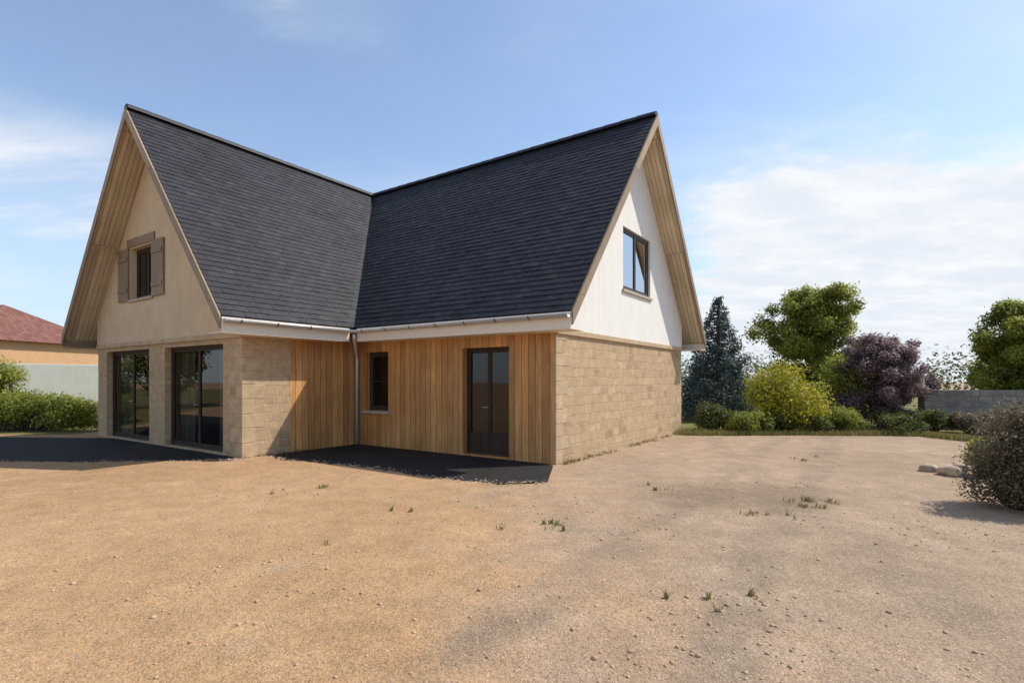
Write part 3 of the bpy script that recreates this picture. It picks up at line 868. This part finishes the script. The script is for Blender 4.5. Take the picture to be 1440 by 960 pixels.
nr.mesh([a,b,c_,d_,r1,r2], [(0,1,5,4),(1,2,5),(2,3,4,5),(3,0,4),(3,2,1,0)])
nr_ = nr.build('roof', M['clay'], nh)
ck = MB(); ck.box((1.2,-.35,5.3),(1.9,.35,7.0)); ck.box((1.12,-.43,7.0),(1.98,.43,7.12)); ck.build('chimney', M['ochre'], nr_)
gu = MB(); gu.tube([(-6.45,-4.5,3.68),(6.45,-4.5,3.68)], .07, 8); gu.tube([(5.8,-4.45,3.6),(5.85,-4.08,3.2),(5.85,-4.08,0)], .045, 8); gu.build('gutter', M['zinc'], nh, True)
for wx in (-4.2, -1.4, 1.4, 4.0):
    f_ = MB(); f_.box((wx-.5,-4.04,1.0),(wx+.5,-3.99,2.3)); fo = f_.build('window', M['fascia'], nh)
    f_ = MB(); f_.box((wx-.42,-4.06,1.08),(wx+.42,-4.035,2.22)); f_.build('pane', mat_plain('dark_glass', (.03,.035,.04), .1), fo)
gw = MB(); gx, gy = at(78, 24)
gw.box((-2.6,-.12,0),(1.6,.12,zat(512,24))); gwo = gw.build('garden_wall', mat_render('pale_render', (.62,.62,.52)), None, bevel=.02)
gwo.location = (gx, gy, 0); gwo.rotation_euler = (0, 0, R(40)); tag(gwo, 'pale rendered garden wall standing behind the left hedge', 'wall')

# far hedge line closing the view
far = []
for k in range(46):
    a = R(-62 + 124*k/45); dd = 60 + 14*random.random()
    far.append((dd*math.sin(a)*1.0, dd*math.cos(a), 1.0+1.2*random.random()))
fo = leaf_mesh('far_wood', LEAF['dark'], far, [2.2+1.6*random.random() for _ in far], 70000, .17, None)
tag(fo, 'distant dark line of trees beyond the gardens', 'trees', kind='stuff')

# ------------------------------------------------------------------ light, sky, camera
ca, sa = math.cos(A), math.sin(A)
SX, SK = .56, .64
sw_ = Vector((SX*ca + SK*sa, -SX*sa + SK*ca, 1.0)).normalized()
el = math.asin(sw_.z); az = math.atan2(sw_.x, sw_.y)
ld = bpy.data.lights.new('sun', 'SUN'); ld.energy = 3.6; ld.angle = R(.53); ld.color = (1, .95, .87)
lo = bpy.data.objects.new('sun', ld); COL.objects.link(lo)
lo.rotation_euler = (-sw_).to_track_quat('-Z', 'Y').to_euler()

w = bpy.data.worlds.new('World'); sc.world = w; w.use_nodes = True
t = w.node_tree; t.nodes.clear()
N_ = t.nodes.new; Lk = t.links.new
out = N_('ShaderNodeOutputWorld'); bg = N_('ShaderNodeBackground')
sky = N_('ShaderNodeTexSky'); sky.sky_type = 'NISHITA'; sky.sun_disc = False
sky.sun_elevation = el; sky.sun_rotation = az; sky.air_density = 1.0; sky.dust_density = .35; sky.ozone_density = 1.2
tc = N_('ShaderNodeTexCoord')
def wm(op, a, b=0.0):
    nd = N_('ShaderNodeMath'); nd.operation = op
    for s, x in ((0, a), (1, b)):
        if isinstance(x, (int, float)): nd.inputs[s].default_value = x
        else: Lk(x, nd.inputs[s])
    return nd.outputs[0]
def wramp(f, p0, p1, v0=0.0, v1=1.0):
    nd = N_('ShaderNodeMapRange'); nd.interpolation_type = 'SMOOTHSTEP'
    Lk(f, nd.inputs[0]); nd.inputs[1].default_value = p0; nd.inputs[2].default_value = p1; nd.inputs[3].default_value = v0; nd.inputs[4].default_value = v1
    return nd.outputs[0]
sep = N_('ShaderNodeSeparateXYZ'); Lk(tc.outputs['Generated'], sep.inputs[0])
X, Y, Z = sep.outputs
zc = wm('MAXIMUM', Z, .04)
# cloud layer: direction projected on a plane overhead
cx = wm('DIVIDE', X, wm('ADD', zc, .12)); cy = wm('DIVIDE', Y, wm('ADD', zc, .12))
cmb = N_('ShaderNodeCombineXYZ'); Lk(cx, cmb.inputs[0]); Lk(cy, cmb.inputs[1])
def wnoise(scale, detail, sx=1, sy=1, off=(0,0,0), rough=.55):
    mp = N_('ShaderNodeMapping'); Lk(cmb.outputs[0], mp.inputs[0]); mp.inputs['Scale'].default_value = (sx, sy, 1); mp.inputs['Location'].default_value = off
    nd = N_('ShaderNodeTexNoise'); nd.inputs['Scale'].default_value = scale; nd.inputs['Detail'].default_value = detail; nd.inputs['Roughness'].default_value = rough
    Lk(mp.outputs[0], nd.inputs['Vector']); return nd.outputs['Fac']
thin = wramp(wnoise(.9, 7, .7, 1.6, (3.1, 1.7, 0)), .42, .75)
azim = wm('ARCTAN2', X, Y)          # 0 ahead, + to the right
# bank of white cloud low on the right
bank = wm('MULTIPLY', wm('MULTIPLY', wramp(azim, .22, .42), wramp(azim, 1.0, .8)), wramp(Z, .42, .25))
edge = wm('ADD', wm('MULTIPLY', wm('SUBTRACT', wnoise(1.6, 9, 1, 1.3, (0,0,0), .62), .5), 1.7), wm('MULTIPLY', wm('SUBTRACT', wnoise(6, 6), .5), .5))
bank = wramp(wm('ADD', bank, edge), .25, .95)
wisp = wm('MULTIPLY', wramp(azim, -.40, -.62), wm('MULTIPLY', wramp(Z, .17, .23), wramp(Z, .38, .29)))
wisp2 = wm('MULTIPLY', wramp(wm('ABSOLUTE', wm('ADD', azim, .345)), .18, .05), wramp(Z, .49, .545))
streak = wramp(wnoise(2.0, 8, .5, 1.5, (5.3, .4, 0), .6), .38, .66)
thin = wm('ADD', wm('MULTIPLY', thin, .6), wm('MULTIPLY', wm('MAXIMUM', wisp, wisp2), wm('MULTIPLY', wm('ADD', streak, .15), 1.15)))
cl = wm('MINIMUM', wm('ADD', wm('ADD', .07, wm('MULTIPLY', thin, .5)), wm('MULTIPLY', bank, .95)), 1.0)
mx = N_('ShaderNodeMix'); mx.data_type = 'RGBA'
hz = N_('ShaderNodeMix'); hz.data_type = 'RGBA'; Lk(wramp(Z, .34, .0, 0.0, .75), hz.inputs[0]); Lk(sky.outputs[0], hz.inputs[6]); hz.inputs[7].default_value = (2.7, 3.45, 4.5, 1)
Lk(cl, mx.inputs[0]); Lk(hz.outputs[2], mx.inputs[6]); cm_ = N_('ShaderNodeMix'); cm_.data_type = 'RGBA'; Lk(wramp(wnoise(2.6, 8, 1, 1.4, (2.2,5.1,0), .6), .35, .68), cm_.inputs[0])
cm_.inputs[6].default_value = (4.0, 4.28, 4.7, 1); cm_.inputs[7].default_value = (4.75, 4.85, 5.0, 1); Lk(cm_.outputs[2], mx.inputs[7])
Lk(mx.outputs[2], bg.inputs[0]); bg.inputs[1].default_value = .15
Lk(bg.outputs[0], out.inputs[0])

cd = bpy.data.cameras.new('camera'); cam = bpy.data.objects.new('camera', cd); COL.objects.link(cam)
cd.sensor_width = 36; cd.lens = 36*F/1440
cam.location = (0, 0, 1.6); cam.rotation_euler = (R(90), 0, 0)
cd.shift_y = (YH-480)/1440
cd.clip_end = 2000
sc.camera = cam
sc.view_settings.view_transform = 'Standard'; sc.view_settings.look = 'None'
sc.view_settings.exposure = 0.42; sc.view_settings.gamma = 1.0
